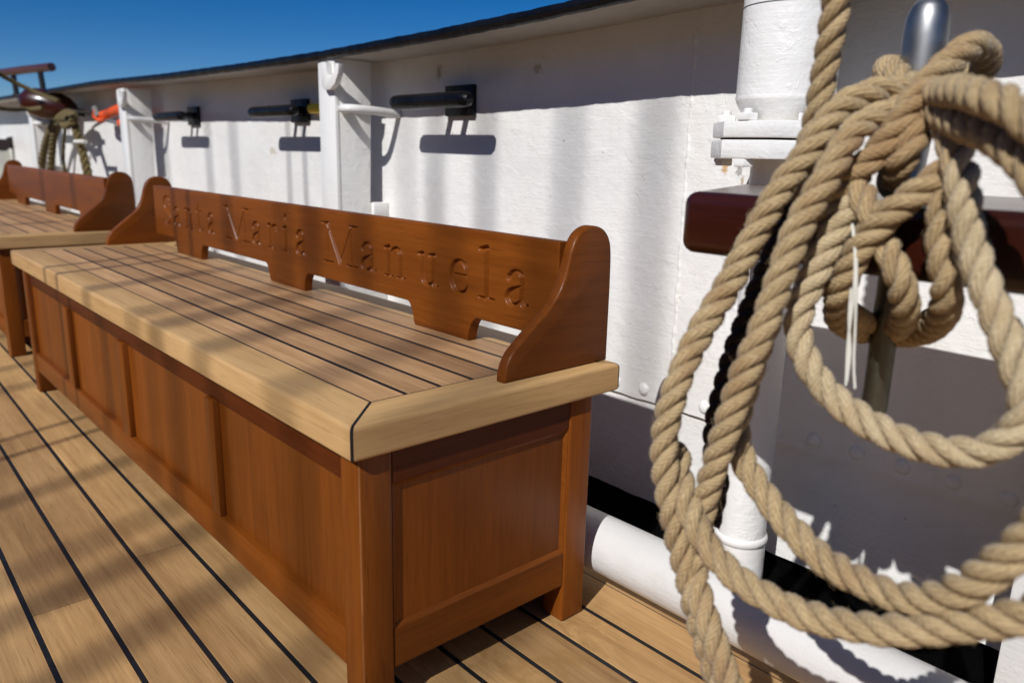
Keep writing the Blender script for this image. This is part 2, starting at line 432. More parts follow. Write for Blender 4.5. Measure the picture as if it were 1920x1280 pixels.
tube(wsm, [(-.156+.0012*math.sin(z*70), YW+.0035, z) for z in zz], .008, 10, rad=[.0058+.0006*math.sin(z*260)+.0007*math.sin(z*61+1)+rng.normal(0, .0003) for z in zz]); wsm.build('weld_seam', M['white'], bul, 80)
rv = mb.build('rivet', M['white'], bul, 60); x0 = -0.732; rv.location = (x0, YW-.001, 0.2899); rv.scale = (K, K, K)
for k in range(1, 21):
    c = rv.copy(); C.objects.link(c); c.parent = bul; c.location = (x0+.08364*k, YW-.001, 0.2899)
# cap rail: pale plank under a rounded black edge
mb = MB(); xs = np.r_[np.arange(-11, -3, .4), np.arange(-3, 3.41, .08)]
prof = [(0.727, .0), (1.10, .0), (1.10, .018), (0.727, .018)]
vs = []; fs = []
for x in xs:
    for (a, b) in prof: vs.append((x, a, sheer(x)+.004+b))
for i in range(len(xs)-1):
    for j in range(4): k = (j+1) % 4; fs.append((i*4+j, i*4+k, (i+1)*4+k, (i+1)*4+j))
mb.add(vs, fs); mb.build('cap_rail', M['white_old'], bul, 30)
mb = MB(); tp = []; rr = []
for x in np.arange(-11, 3.41, .016):
    tp.append((x, 0.7294, sheer(x)+.0125)); rr.append(.0135+.0005*math.sin(x*57)+.0004*math.sin(x*131+2)+rng.normal(0, .0002))
tube(mb, tp, .017, 14, rad=rr); mb.build('cap_rail_edge', M['black_paint'], bul, 80)

# ------------------------------------------------------------------ stanchions with pin hoops
def stanchion(name, label, hook=True):
    r = empty(name); tag(r, label, 'stanchion', 'white stanchions along the bulwark')
    mb = MB(); box(mb, -.080, 0, .525, .536, .155, 1.028, .0015); mb.build('front_flange', M['white_smooth'], r)
    mb = MB(); prism(mb, [(.5362, .155), (.668, .155), (.668, .676), (.622, .680), (.631, 1.028), (.5362, 1.028)], -.012, -.001, 'yz', .001)
    mb.build('web', M['white'], r)
    mb = MB(); box(mb, -.0005, .014, .622, .669, .640, .681, .004); mb.build('foot_lug', M['white'], r)
    mb = MB(); hp = catmull([(-.004, .560, .912), (.010, .541, .912), (.030, .531, .911), (.046, .535, .911), (.059, .556, .91), (.065, .60, .908), (.066, .64, .905), (.066, .668, .902)], 7)
    tube(mb, hp, .0105, 12)
    mb.build('pin_hoop', M['white_smooth'], r, 60)
    if hook:
        mb = MB(); P = [(-.035, 1.020), (-.035, .965), (-.022, .955), (.004, .955), (.030, .968), (.046, .990), (.050, 1.012), (.034, 1.014), (.027, .997), (.010, .984), (-.006, .990), (-.010, 1.003), (-.012, 1.020)]
        prism(mb, P, .509, .5245, 'xz', .0015); mb.build('horn_hook', M['white_smooth'], r)
    return r
S1 = stanchion('bulwark_stanchion', 'white stanchion with pin hoop and horn hook behind the near bench back'); S1.location = (-1.3031, 0.0987, -0.1662); S1.scale = (K, K, K)
def copy_tree(o, parent=None):
    c = o.copy(); C.objects.link(c)
    if parent: c.parent = parent
    for ch in [q for q in list(bpy.data.objects) if q.parent == o]: copy_tree(ch, c)
    return c
for x, lab in ((-3.3129, 'white stanchion with pin hoop beside the gap between the two benches'),
               (-5.3348, 'farthest white stanchion, behind the hanging olive rope coil'),
               (0.6827, 'white stanchion half hidden by the rope coil at the right edge')):
    s = copy_tree(S1); s.location = (x, 0.0987, -0.1662); s['label'] = lab

# ------------------------------------------------------------------ black cleats on the bulwark
def cleat(label):
    r = empty('bulwark_cleat'); tag(r, label, 'cleat', 'black cleats on the bulwark')
    mb = MB(); box(mb, -.052, .052, -.012, -.001, -.034, .034, .002); mb.build('base_plate', M['black_paint'], r)
    for s in (-.028, .030):
        mb = MB(); box(mb, s-.007, s+.007, -.095, -.012, -.010, .012, .002); mb.build('leg', M['black_paint'], r)
    mb = MB(); lathe(mb, [(.001, -.144), (.010, -.142), (.0155, -.134), (.0165, -.12), (.0165, .12), (.0155, .134), (.010, .142), (.001, .144)], (.008, -.100, -.006), 'x', 20)
    mb.build('cross_bar', M['black_paint'], r, 40)
    return r
c0 = cleat('black cross bar cleat just right of the hooped stanchion, nearest of its row'); c0.location = (-0.9143, 0.9051, 0.9506); c0.scale = (K, K, K)
for x, z, lab in ((-1.8471, 0.9434, 'black cross bar cleat between the two hooped stanchions, beside the yellow cap'),
                  (-2.8797, 0.9434, 'small black cross bar cleat tucked against the hoop of the far stanchion'),
                  (-5.1663, 0.947, 'tiny blurred black cleat near the left edge, left of the olive coil')):
    c = copy_tree(c0); c.location = (x, YW, z); c['label'] = lab
mb = MB(); lathe(mb, [(.001, -.05), (.008, -.05), (.0135, -.046), (.0145, -.03), (.0145, .10), (.001, .10)], (0, 0, 0), 'x', 18)
yc = mb.build('end_cap', M['yellow'], smooth=50); yc.scale = (K, K, K); yc.location = (-1.6906, 0.887, 0.9482)
tag(yc, 'small yellow plastic cap peeking out left of the hooped stanchion', 'end cap')

# ------------------------------------------------------------------ pipes
mb = MB(); xs = np.arange(-11, 3.4, .1)
tube(mb, [(x, .560+.0015*math.sin(x*5), .096+.001*math.sin(x*7+1)) for x in xs], .0535, 40)
wp = mb.build('waterway_pipe', M['white_pipe'], smooth=80)
tag(wp, 'thick white horizontal pipe running low along the deck edge behind the bench', 'pipe')
vp = empty('vent_pipe', (0.1339, 0.7631, -0.1662)); vp.scale = (K, K, K); tag(vp, 'upright white pipe with a bolted double flange standing against the bulwark', 'pipe')
mb = MB(); tube(mb, [(0, 0, z) for z in np.linspace(.137, .8154, 12)], .0375, 36); mb.build('lower_pipe', M['white'], vp, 80)
mb = MB(); lathe(mb, [(.038, .228), (.0405, .230), (.0415, .235), (.0405, .240), (.038, .242)], (0, 0, 0), 'z', 36); mb.build('collar', M['white_smooth'], vp, 60)
mb = MB(); lathe(mb, [(.038, .137), (.0395, .139), (.0398, .18), (.0385, .2275)], (0, 0, 0), 'z', 36); mb.build('sleeve', M['white_smooth'], vp, 60)
mb = MB(); tube(mb, [(0, 0, z) for z in np.r_[.895, np.linspace(.90, 1.75, 16)]], .066, 40); mb.build('upper_pipe', M['white'], vp, 80)
mb = MB(); tube(mb, [(0, 0, 1.0145), (0, 0, 1.016)], .0664, 40); mb.build('joint_line', M['grey'], vp, 60)
mb = MB(); lathe(mb, [(.048, .8655), (.052, .868), (.0655, .893), (.0668, .897), (.066, .900)], (0, 0, 0), 'z', 40); mb.build('reducer', M['white'], vp, 40)
def flange(z0, z1, name, r):
    mb = MB(); P = []
    for k in range(8):
        a = (k+.5)/8*2*math.pi; P.append((r*math.cos(a)/math.cos(math.pi/8), r*math.sin(a)/math.cos(math.pi/8)))
    prism(mb, P, z0, z1, 'xy', .0025); return mb.build(name, M['white'], vp, 30)
uf = flange(.8435, .8653, 'upper_flange', .088); lf = flange(.8155, .8405, 'lower_flange', .089)
mb = MB(); lathe(mb, [(.082, .8405), (.082, .8435)], (0, 0, 0), 'z', 32); mb.build('gasket', M['gap_dark'], vp, 30)
mb = MB(); box(mb, -.03, .03, .036, .117, .76, .80, .003); mb.build('wall_bracket', M['white'], vp)
for k in range(6):
    a = (k)/6*2*math.pi+.42
    mb = MB(); cx, cy = .077*math.cos(a), .077*math.sin(a)
    prism(mb, [(cx+.0145*math.cos(i*math.pi/3), cy+.0145*math.sin(i*math.pi/3)) for i in range(6)], .8656, .8755, 'xy', .0015)
    lathe(mb, [(.0062, .8755), (.0062, .880), (.005, .8815), (.0005, .8815)], (cx, cy, 0), 'z', 12)
    mb.build('nut', M['white'], uf, 30); mb = MB()
    prism(mb, [(cx+.0145*math.cos(i*math.pi/3), cy+.0145*math.sin(i*math.pi/3)) for i in range(6)], .805, .8152, 'xy', .0015)
    mb.build('bolt_head', M['white'], lf, 30)

# ------------------------------------------------------------------ benches
GLY = {
 'S': [[(.86,.76,1),(.78,.92,.8),(.55,1.0,.6),(.28,.95,.8),(.13,.79,1.2),(.20,.63,1.5),(.48,.51,1.6),(.74,.40,1.5),(.88,.24,1.2),(.76,.06,.8),(.50,0,.6),(.24,.06,.8),(.12,.24,1)], [(.87,.70,.5),(.87,1.0,.9)], [(.12,0,.9),(.12,.3,.5)]],
 'a': [[(.20,.78,1.2),(.28,.93,.9),(.50,1.0,.7),(.70,.90,1.2),(.75,.70,1.5),(.75,.16,1.5),(.83,.03,1),(.98,.07,.6)], [(.75,.60,.5),(.50,.52,.7),(.24,.40,1.1),(.14,.21,1.5),(.24,.04,1.2),(.46,.02,.8),(.75,.22,.5)], [(.2,.80,1.4),(.21,.76,1.4)]],
 'n': [[(.22,.97,1.5),(.22,.02,1.5)], [(.02,.96,.9),(.22,1.0,1.4)], [(.24,.76,.5),(.40,.94,.8),(.58,1.0,1),(.75,.88,1.4),(.78,.64,1.5),(.78,.02,1.5)], [(.02,0,.7),(.42,0,.7)], [(.60,0,.7),(.98,0,.7)]],
 't': [[(.42,1.36,.5),(.42,1.0,1.3),(.42,.20,1.5),(.55,.02,1.1),(.75,.0,.8),(.95,.14,.5)], [(.08,1,.7),(.90,1,.7)], [(.10,1.0,.5),(.42,1.34,.4)]],
 'r': [[(.26,.97,1.5),(.26,.02,1.5)], [(.04,.96,.9),(.26,1.0,1.4)], [(.28,.74,.5),(.46,.94,.8),(.66,1.0,1.1),(.86,.92,1.4)], [(.86,.90,1.5),(.84,.84,1.5)], [(.04,0,.7),(.52,0,.7)]],
 'i': [[(.5,.97,1.5),(.5,.02,1.5)], [(.18,.95,.9),(.5,1.0,1.4)], [(.12,0,.7),(.88,0,.7)], [(.5,1.42,2.0),(.5,1.44,2.0)]],
 'u': [[(.22,.98,1.5),(.22,.26,1.5),(.30,.07,1.2),(.48,0,.9),(.66,.08,.7),(.78,.26,.5)], [(.78,.98,1.5),(.78,.06,1.5)], [(.02,.97,.9),(.22,1.0,1.3)], [(.56,.97,.9),(.78,1.0,1.3)], [(.78,.02,1.0),(1.0,.02,.6)]],
 'e': [[(.14,.56,.6),(.86,.56,.6)], [(.86,.56,1.0),(.80,.84,1.2),(.52,1,.7),(.24,.88,1.2),(.12,.52,1.6),(.22,.15,1.4),(.50,0,.9),(.74,.06,.8),(.90,.24,.5)]],
 'l': [[(.5,1.48,1.5),(.5,.02,1.5)], [(.12,1.46,.9),(.5,1.52,1.4)], [(.10,0,.7),(.92,0,.7)]],
 'M': [[(.17,.97,.55),(.14,.03,.55)], [(.14,.99,1.2),(.50,.05,1.6)], [(.50,.03,.6),(.86,.98,.6)], [(.85,.97,.8),(.87,.03,.8)], [(-.02,.995,.8),(.18,.995,.8)], [(.82,.995,.8),(1.02,.995,.8)], [(0,0,.7),(.30,0,.7)], [(.72,0,.7),(1.02,0,.7)]],
}
LET = [('S',-1.912,-1.842),('a',-1.820,-1.757),('n',-1.712,-1.648),('t',-1.617,-1.566),('a',-1.529,-1.476),
       ('M',-1.400,-1.234),('a',-1.217,-1.156),('r',-1.118,-1.054),('i',-1.036,-.986),('a',-.962,-.902),
       ('M',-.818,-.669),('a',-.656,-.589),('n',-.556,-.478),('u',-.432,-.366),('e',-.332,-.268),('l',-.246,-.194),('a',-.172,-.108)]
def strokes():
    out = []; hw = .0046
    for ch, xa, xb in LET:
        H = .090 if ch in 'SM' else .0605
        for st in GLY[ch]:
            P = np.array([(xa+(xb-xa)*u, .5575+H*v, hw*w) for u, v, w in st])
            if len(P) > 2: P = catmull(P, 6)
            out.append(P)
    return out
def backboard(parent, carve, x0=-2.0, x1=-.038):
    YF, TH = .414, .021; dx = .0016 if carve else .008
    xs = np.arange(x0, x1+1e-6, dx); zt, zb = .678, .515
    nz = int((zt-zb)/.0016) if carve else 20; zs = np.linspace(zb, zt, nz+1)
    feet = [(-1.805, -1.594), (-1.113, -.918), (-.448, -.268)]
    def zlo(x):
        for a, b in feet:
            a2, b2 = a+.0, b-.004
            if a2 <= x <= b2: return .4685
            d = (a2-x if x < a2 else x-b2)
            if d < .03:
                u = d/.03; return .4685+(zb-.4685)*(1-(1-u)**2.6)**.75
        return zb
    nf = 7; Xn = len(xs); rows = nf+nz+1
    Z = np.zeros((Xn, rows))
    for i, x in enumerate(xs):
        lo = zlo(x); Z[i, :nf] = lo+(zb-lo)*np.arange(nf)/nf; Z[i, nf:] = zs
    X = np.repeat(xs[:, None], rows, 1); D = np.zeros_like(X)
    if carve:
        for P in strokes():
            mx = P[:, 2].max()+.001
            for (a, b) in zip(P[:-1], P[1:]):
                i0, i1 = np.searchsorted(xs, [min(a[0], b[0])-mx, max(a[0], b[0])+mx])
                if i1 <= i0: continue
                sx, sz = X[i0:i1], Z[i0:i1]
                d = b-a; L2 = d[0]**2+d[1]**2+1e-12
                t = np.clip(((sx-a[0])*d[0]+(sz-a[1])*d[1])/L2, 0, 1)
                dist = np.hypot(sx-(a[0]+t*d[0]), sz-(a[1]+t*d[1])); w = a[2]+t*d[2]
                D[i0:i1] = np.maximum(D[i0:i1], np.clip((w-dist)*1.9, 0, .0085))
    # eased arrises along the top, the ends and the lower edge
    e = .0035
    lo = Z[:, :1]; edge = np.minimum.reduce([zt-Z, np.where(Z-lo > 0, Z-lo, 0), X-x0, x1-X])
    D = np.maximum(D, np.where(edge < e, e-np.sqrt(np.maximum(0, e*e-(e-np.maximum(edge, 0))**2)), 0)*.8)
    V = np.stack([X, YF+D, Z], 2).reshape(-1, 3); fs = []
    for i in range(Xn-1):
        for j in range(rows-1): fs.append((i*rows+j, (i+1)*rows+j, (i+1)*rows+j+1, i*rows+j+1))
    vs = V.tolist(); b0 = len(vs)
    for i in range(Xn): vs += [[xs[i], YF+TH, Z[i, 0]], [xs[i], YF+TH, zt]]
    for i in range(Xn-1):
        fs.append((i*rows, b0+2*i, b0+2*i+2, (i+1)*rows)); fs.append((i*rows+rows-1, (i+1)*rows+rows-1, b0+2*i+3, b0+2*i+1))
        fs.append((b0+2*i, b0+2*i+1, b0+2*i+3, b0+2*i+2))
    for i in (0, Xn-1):
        loop = [i*rows+j for j in range(rows)]+[b0+2*i+1, b0+2*i]
        fs.append(tuple(loop) if i == 0 else tuple(loop[::-1]))
    mb = MB(); mb.add(vs, fs, grain_of(vs, 'x', (3.1, .4, 2.2))); return mb.build('backrest', M['mahogany'], parent, 40)

SL, SD, H0, H1 = -2.15, .526, .420, .468
XL = -2.095      # outer face of the left legs
def bench(name, label, carve):
    r = empty(name); tag(r, label, 'bench', 'teak topped deck benches along the bulwark')
    mah = M['mahogany']; fy = .014
    for (a, b) in ((-.054, -.004), (XL, XL+.05)):
        for (c, d) in ((fy, fy+.054), (.420, .476)):
            mb = MB(); box(mb, a, b, c, d, .0005, H0-.0005, .005, 3, 'z'); lg = mb.build('leg', [mah, M['worn_edge']], r)
            for p in lg.data.polygons:
                if p.normal.x > .3 and p.normal.y < -.3 and a > -1 and c < .2: p.material_index = 1
    # front: rails, stiles, panels
    xs = [XL+.05, -1.608, -1.553, -1.104, -1.050, -.553, -.514, -.054]
    fr = fy+.009
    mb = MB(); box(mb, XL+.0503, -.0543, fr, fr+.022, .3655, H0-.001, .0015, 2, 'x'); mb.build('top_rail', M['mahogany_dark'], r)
    mb = MB(); box(mb, XL+.0503, -.0543, fy+.002, fy+.024, .076, .1365, .0025, 2, 'x'); mb.build('bottom_rail', mah, r)
    for k in (1, 3, 5):
        mb = MB(); box(mb, xs[k], xs[k+1], fy+.002, fy+.024, .1366, .3654, .0015, 2, 'z'); mb.build('stile', mah, r)
    for k in (0, 2, 4, 6):
        mb = MB(); box(mb, xs[k]-.001, xs[k+1]+.001, fr+.006, fr+.015, .134, .368, 0, 1, 'z'); mb.build('panel', mah, r)
    # ends
    for ex, s in ((-.004, 1), (XL, -1)):
        X = lambda d: ex-s*d
        def b2(mb, d0, d1, *a, **k):
            box(mb, min(X(d0), X(d1)), max(X(d0), X(d1)), *a, **k)
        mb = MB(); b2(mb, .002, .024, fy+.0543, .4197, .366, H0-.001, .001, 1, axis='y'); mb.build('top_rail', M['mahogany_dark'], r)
        mb = MB(); b2(mb, .002, .024, fy+.0543, .4197, .074, .138, .001, 1, axis='y'); mb.build('bottom_rail', mah, r)
        mb = MB(); b2(mb, .0085, .018, fy+.05, .424, .13, .372, 0, 1, axis='z'); ep = mb.build('panel', mah, r)
        mb = MB(); y0, y1, z0, z1, w = fy+.0545, .4195, .138, .366, .0065
        o = [(y0, z0), (y1, z0), (y1, z1), (y0, z1)]; q = [(y0+w, z0+w), (y1-w, z0+w), (y1-w, z1-w), (y0+w, z1-w)]
        vs = [(X(.0028), *p) for p in o]+[(X(.0083), *p) for p in q]+[(X(.0083), *p) for p in o]
        mb.add(vs, [(i, (i+1) % 4, 4+(i+1) % 4, 4+i) for i in range(4)]+[(i, 8+i, 8+(i+1) % 4, (i+1) % 4) for i in range(4)], grain_of(vs, 'y', roff())); mb.build('moulding', mah, ep, 20)
    mb = MB(); box(mb, XL+.051, -.055, .455, .470, .002, H0-.001, .001, 1, 'x'); mb.build('back_panel', mah, r)
    mb = MB(); box(mb, XL+.02, -.024, fy+.03, .45, .085, .095, 0, 1, 'x'); mb.build('floor_panel', mah, r)
    # seat: rounded, mitred border boards round black-caulked planks
    er = .0075
    sec = [(.002, H0), (0, H0+.003), (0, H1-er)]+[(er-er*math.cos(a), H1-er+er*math.sin(a)) for a in (.4, .8, 1.2)]+[(er, H1), (.0755, H1), (.0755, H0)]
    def border(mb, x0, x1, y0, y1, side, sec, g=.0032):
        W = sec[-1][0]; m = len(sec)
        def pt(o, z, end):
            if side == 'front': return ((x0+o+g if end == 0 else x1-o-g), y0+o, z)
            if side == 'rear': return ((x0+o+g if end == 0 else x1-o-g), y1-o, z)
            if side == 'right': return (x1-o, (y0+o+g if end == 0 else y1-o-g), z)
            return (x0+o, (y0+o+g if end == 0 else y1-o-g), z)
        ks = np.linspace(0, 1, 2); vs = [pt(o, z, e) for e in (0, 1) for o, z in sec]
        fs = [(j, (j+1) % m, m+(j+1) % m, m+j) for j in range(m)]+[tuple(range(m))[::-1], tuple(range(m, 2*m))]
        bm = bmesh.new(); vv = [bm.verts.new(p) for p in vs]; [bm.faces.new([vv[i] for i in f]) for f in fs]
        bmesh.ops.recalc_face_normals(bm, faces=bm.faces[:])
        bm_add(mb, bm, 'x' if side in ('front', 'rear') else 'y')
    mb = MB()
    for sd in ('front', 'right', 'left', 'rear'): border(mb, SL, .009, -.003, SD, sd, sec)
    mb.build('seat_border', M['teak_edge'], r, 30)
    mb = MB(); e = .0003
    sec2 = [(o+e if o < .03 else o, z-e if z > H0+.01 else z+e) for o, z in sec]
    for sd in ('front', 'right', 'left', 'rear'): border(mb, SL, .009, -.003, SD, sd, sec2, g=.0001)
    box(mb, SL+.06, -.06, .06, SD-.06, H0+.004, H1-.0002, 0)
    mb.build('caulking', M['caulk'], r, 30)
    mb = MB(); py = np.linspace(.0725, SD-.0755, 7); g = .0036
    for a, b in zip(py[:-1], py[1:]): box(mb, SL+.0755+.0026, -.0665-.0026, a+g, b-g, H1-.012, H1, .0006, 1, 'x')
    mb.build('seat_planks', M['teak_seat'], r, 30)
    backboard(r, carve)
    pr = [(.284, .4682), (.286, .487), (.297, .510), (.319, .530), (.353, .557), (.385, .583), (.405, .610), (.416, .640), (.424, .667), (.436, .688), (.455, .7005), (.475, .703), (.497, .697), (.513, .681), (.520, .655), (.522, .60)]
    pr2 = [(p[0], p[1]) for p in catmull([(a, b, 0) for a, b in pr], 4)[:, :2]]+[(.522, .4682)]
    for (a, b) in ((-.040, -.018), (SL+.012, SL+.034)):
        mb = MB(); prism(mb, pr2, a, b, 'yz', .0045, 3, 'y'); mb.build('scroll_end', mah, r, 40)
    return r
B1 = bench('deck_bench', 'near teak and mahogany bench with carved lettering Santa Maria Manuela', True)
B2 = bench('deck_bench', 'blurred far bench with plain backrest at the left edge', False); B2.location = (-2.60, .015, 0)

# ------------------------------------------------------------------ pin rail with its pin and coil
pr_ = empty('pin_rail', (0.2988, 0.2648, 0.7123)); pr_.scale = (K, K, K); tag(pr_, 'thick dark red varnished pin rail with a rounded end behind the rope coil', 'pin rail')
mb = MB()
bm = bmesh.new()
P = catmull([(0, .0, 0), (0, .29, 0)], 2)
L = 1.1; w = .292; rc = .014
poly = []
for cx, cy, a0 in ((rc, rc, math.pi), (L-rc, rc, 1.5*math.pi), (L-rc, w-rc, 0), (rc-.11, w-rc, .5*math.pi)):
    for k in range(6): a = a0+k/5*math.pi/2; poly.append((cx+rc*math.cos(a), cy+rc*math.sin(a)))
prism(mb, poly, -.003, .055, 'xy', .012, 4, 'x'); mb.build('rail_plank', M['redwood'], pr_, 40)
for x in (.32, .95):
    mb = MB(); prism(mb, [(.03, -.002), (.531, -.002), (.531, -.19), (.50, -.20), (.06, -.03)] if x > .5 else [(.25, -.002), (.531, -.002), (.531, -.06), (.26, -.022)], x-.004, x+.004, 'yz', .001); mb.build('bracket', M['white'], pr_)

pin = empty('belaying_pin', (0.4992, 0.3816, -0.1662)); pin.scale = (K, K, K); tag(pin, 'steel belaying pin with rounded grey handle standing through the pin rail', 'belaying pin')
mb = MB(); lathe(mb, [(.0115, .7845), (.0135, .80), (.0158, .84), (.0174, .89), (.0178, .918), (.0170, .932), (.0143, .942), (.0100, .9475), (.004, .9495), (.0003, .950)], (0, 0, 0), 'z', 40); mb.build('handle', M['steel'], pin, 60)
mb = MB(); lathe(mb, [(.006, .572), (.0095, .578), (.0115, .592), (.0118, .7845)], (0, 0, 0), 'z', 32); mb.build('shaft', M['brass'], pin, 60)

coil = empty('rope_coil', (.55, .1, .8)); tag(coil, 'thick tan three strand rope coil hitched over the steel belaying pin', 'rope')
coil.location = (0, 0, 0)
RR = .0137
rope('standing_part', [(0.4877,0.2191,1.2996), (0.4789,0.2371,1.0857), (0.4715,0.2432,0.9589), (0.4658,0.2492,0.9115), (0.4600,0.2528,0.8663), (0.4532,0.2552,0.8265), (0.4504,0.2528,0.7904), (0.4611,0.2504,0.7494), (0.4871,0.2504,0.7048), (0.4967,0.2913,0.6668), (0.4804,0.3996,0.6358), (0.5095,0.4141,0.6380)], RR*.94, M['rope'], coil, phase=.5)
rope('coil_turn', [(0.5275,0.3274,0.8823), (0.5175,0.2973,0.8817), (0.5038,0.2672,0.8779), (0.4843,0.2432,0.8614), (0.4727,0.2191,0.8226), (0.4585,0.2010,0.7889), (0.4448,0.1830,0.7410), (0.4346,0.1649,0.6975), (0.4235,0.1409,0.6514), (0.4182,0.1168,0.6008), (0.4130,0.1108,0.5516), (0.4178,0.1108,0.5111), (0.4288,0.1132,0.4687), (0.4439,0.1168,0.4213), (0.4616,0.1204,0.3749), (0.4813,0.1228,0.3300), (0.5062,0.1228,0.2837)], RR, M['rope'], coil, phase=1.0)
rope('coil_turn', [(0.5408,0.3274,0.8731), (0.5316,0.2973,0.8669), (0.5196,0.2672,0.8585), (0.5061,0.2371,0.8433), (0.4986,0.2070,0.8003), (0.4893,0.1890,0.7605), (0.4862,0.1709,0.7190), (0.4823,0.1529,0.6658), (0.4739,0.1409,0.6166), (0.4640,0.1348,0.5610), (0.4525,0.1348,0.5079), (0.4460,0.1348,0.4598), (0.4489,0.1252,0.4204), (0.4716,0.1132,0.3887), (0.4951,0.1108,0.3521), (0.5216,0.1108,0.3057)], RR, M['rope'], coil, phase=2.2)
rope('coil_turn', [(0.4068,0.1409,0.5284), (0.4275,0.1252,0.4991), (0.4633,0.1132,0.4624), (0.4975,0.1132,0.4396), (0.5320,0.1168,0.4295), (0.5716,0.1228,0.4260), (0.6275,0.1228,0.4426), (0.6664,0.1228,0.4627), (0.6974,0.1228,0.4845), (0.7302,0.1228,0.5076), (0.7530,0.1228,0.5514), (0.7515,0.1228,0.6317), (0.7309,0.1228,0.7207), (0.7040,0.1348,0.7794), (0.6738,0.1529,0.8137), (0.6457,0.1770,0.8320), (0.6144,0.2070,0.8439), (0.5737,0.2552,0.8570), (0.5388,0.3033,0.8671)], RR, M['rope'], coil, phase=.2)
rope('coil_turn', [(0.4598,0.2010,0.6633), (0.4524,0.1890,0.6095), (0.4511,0.1770,0.5615), (0.4651,0.1709,0.5278), (0.4943,0.1649,0.5029), (0.5237,0.1589,0.4854), (0.5629,0.1529,0.4686), (0.6071,0.1409,0.4684), (0.6447,0.1324,0.4746), (0.6770,0.1228,0.4971), (0.7036,0.1132,0.5337), (0.7222,0.1108,0.5685), (0.7392,0.1108,0.6159), (0.7453,0.1108,0.6833), (0.7281,0.1168,0.7621), (0.6988,0.1288,0.8204), (0.6613,0.1469,0.8527), (0.6322,0.1709,0.8636), (0.5944,0.2191,0.8727), (0.5468,0.2913,0.8755)], RR, M['rope'], coil, phase=1.6)
rope('coil_turn', [(0.5380,0.3214,0.8815), (0.5621,0.2853,0.8632), (0.5852,0.2492,0.8369), (0.6049,0.2251,0.8066), (0.6165,0.2191,0.7687), (0.6364,0.2131,0.7279), (0.6574,0.2070,0.6929), (0.6750,0.2010,0.6628), (0.6860,0.1974,0.6402), (0.6857,0.1950,0.6210), (0.6761,0.1926,0.6041), (0.6596,0.1902,0.5911), (0.6244,0.1890,0.5837), (0.5823,0.1926,0.5873), (0.5431,0.1950,0.6013), (0.5122,0.1974,0.6243), (0.4928,0.2010,0.6536), (0.4893,0.2070,0.6833), (0.4959,0.2191,0.7188), (0.5026,0.2335,0.7538), (0.5102,0.2432,0.7787)], RR, M['rope_pale'], coil, phase=.9)
rope('hitch', [(0.4778,0.2407,0.7539), (0.4901,0.2407,0.7750), (0.5035,0.2432,0.7989), (0.5236,0.2492,0.8249), (0.5392,0.2612,0.8579), (0.5461,0.2853,0.8867), (0.5559,0.3093,0.9087), (0.5612,0.3334,0.9216), (0.5583,0.3755,0.9203), (0.5472,0.4141,0.9107), (0.5273,0.4381,0.9055), (0.4985,0.4405,0.9115), (0.4704,0.4297,0.9155), (0.4616,0.3996,0.9135), (0.4758,0.3575,0.9071), (0.5061,0.3214,0.8936), (0.5340,0.2973,0.8740), (0.5501,0.2793,0.8516)], RR, M['rope'], coil, phase=2.8)
rope('hitch', [(0.5467,0.2973,0.8703), (0.5498,0.2672,0.8442), (0.5450,0.2552,0.8202), (0.5285,0.2793,0.8056), (0.5078,0.3274,0.7955), (0.4943,0.3695,0.7902)], RR, M['rope'], coil, phase=.4)
rope('belay_turn', [(0.5270,0.2576,0.7538), (0.5485,0.2395,0.7383), (0.5642,0.2371,0.7138), (0.5613,0.2672,0.6805), (0.5283,0.3394,0.6478)], RR*.95, M['rope'], coil, phase=1.2)
rope('belay_turn', [(0.5861,0.2456,0.8103), (0.5740,0.2371,0.7955), (0.5544,0.2311,0.7762), (0.5351,0.2287,0.7520), (0.5202,0.2311,0.7209), (0.5046,0.2492,0.6863), (0.4868,0.2973,0.6560), (0.4762,0.3695,0.6329), (0.4878,0.4141,0.6240), (0.5153,0.4237,0.6316), (0.5389,0.4056,0.6515)], RR, M['rope'], coil, phase=1.9)
rope('belay_turn', [(0.4987,0.2612,0.8026), (0.5196,0.2407,0.7842), (0.5379,0.2287,0.7666)], RR, M['rope'], coil, phase=2.9)
rope('belay_turn', [(0.5833,0.2552,0.8057), (0.5893,0.2407,0.7792), (0.5942,0.2371,0.7479), (0.6014,0.2407,0.7162), (0.5947,0.2672,0.6885), (0.5665,0.3214,0.6589), (0.5251,0.3755,0.6365), (0.4811,0.4141,0.6290), (0.4450,0.4237,0.6328), (0.4334,0.4056,0.6491)], RR, M['rope'], coil, phase=.7)
mb = MB()
for q in ([(0.5199,0.2251,0.7605), (0.5299,0.2167,0.7329), (0.5334,0.2167,0.6942), (0.5336,0.2167,0.6541), (0.5368,0.2167,0.6126)], [(0.5221,0.2239,0.7559), (0.5326,0.2167,0.7235), (0.5379,0.2167,0.6750), (0.5415,0.2167,0.6354), (0.5456,0.2167,0.6116)], [(0.5297,0.2179,0.7034), (0.5320,0.2167,0.6740), (0.5363,0.2179,0.6443), (0.5374,0.2167,0.6164)]):
    tube(mb, catmull(q, 8), .0013, 6)
mb.build('whipping_twine', M['twine'], coil, 80)
tl = rope('dark_line', [(0.4465,0.2793,0.8006), (0.4519,0.2528,0.7775), (0.4386,0.2456,0.7369), (0.4199,0.2407,0.6742), (0.4071,0.2335,0.6150), (0.3988,0.2251,0.5547), (0.4002,0.2191,0.5134), (0.4127,0.2131,0.4754), (0.4114,0.2070,0.4261)], RR*.92, M['rope_dark'], None, phase=.3, hairs=80)
tag(tl, 'dark brown rope hanging between the two left coil turns', 'rope')


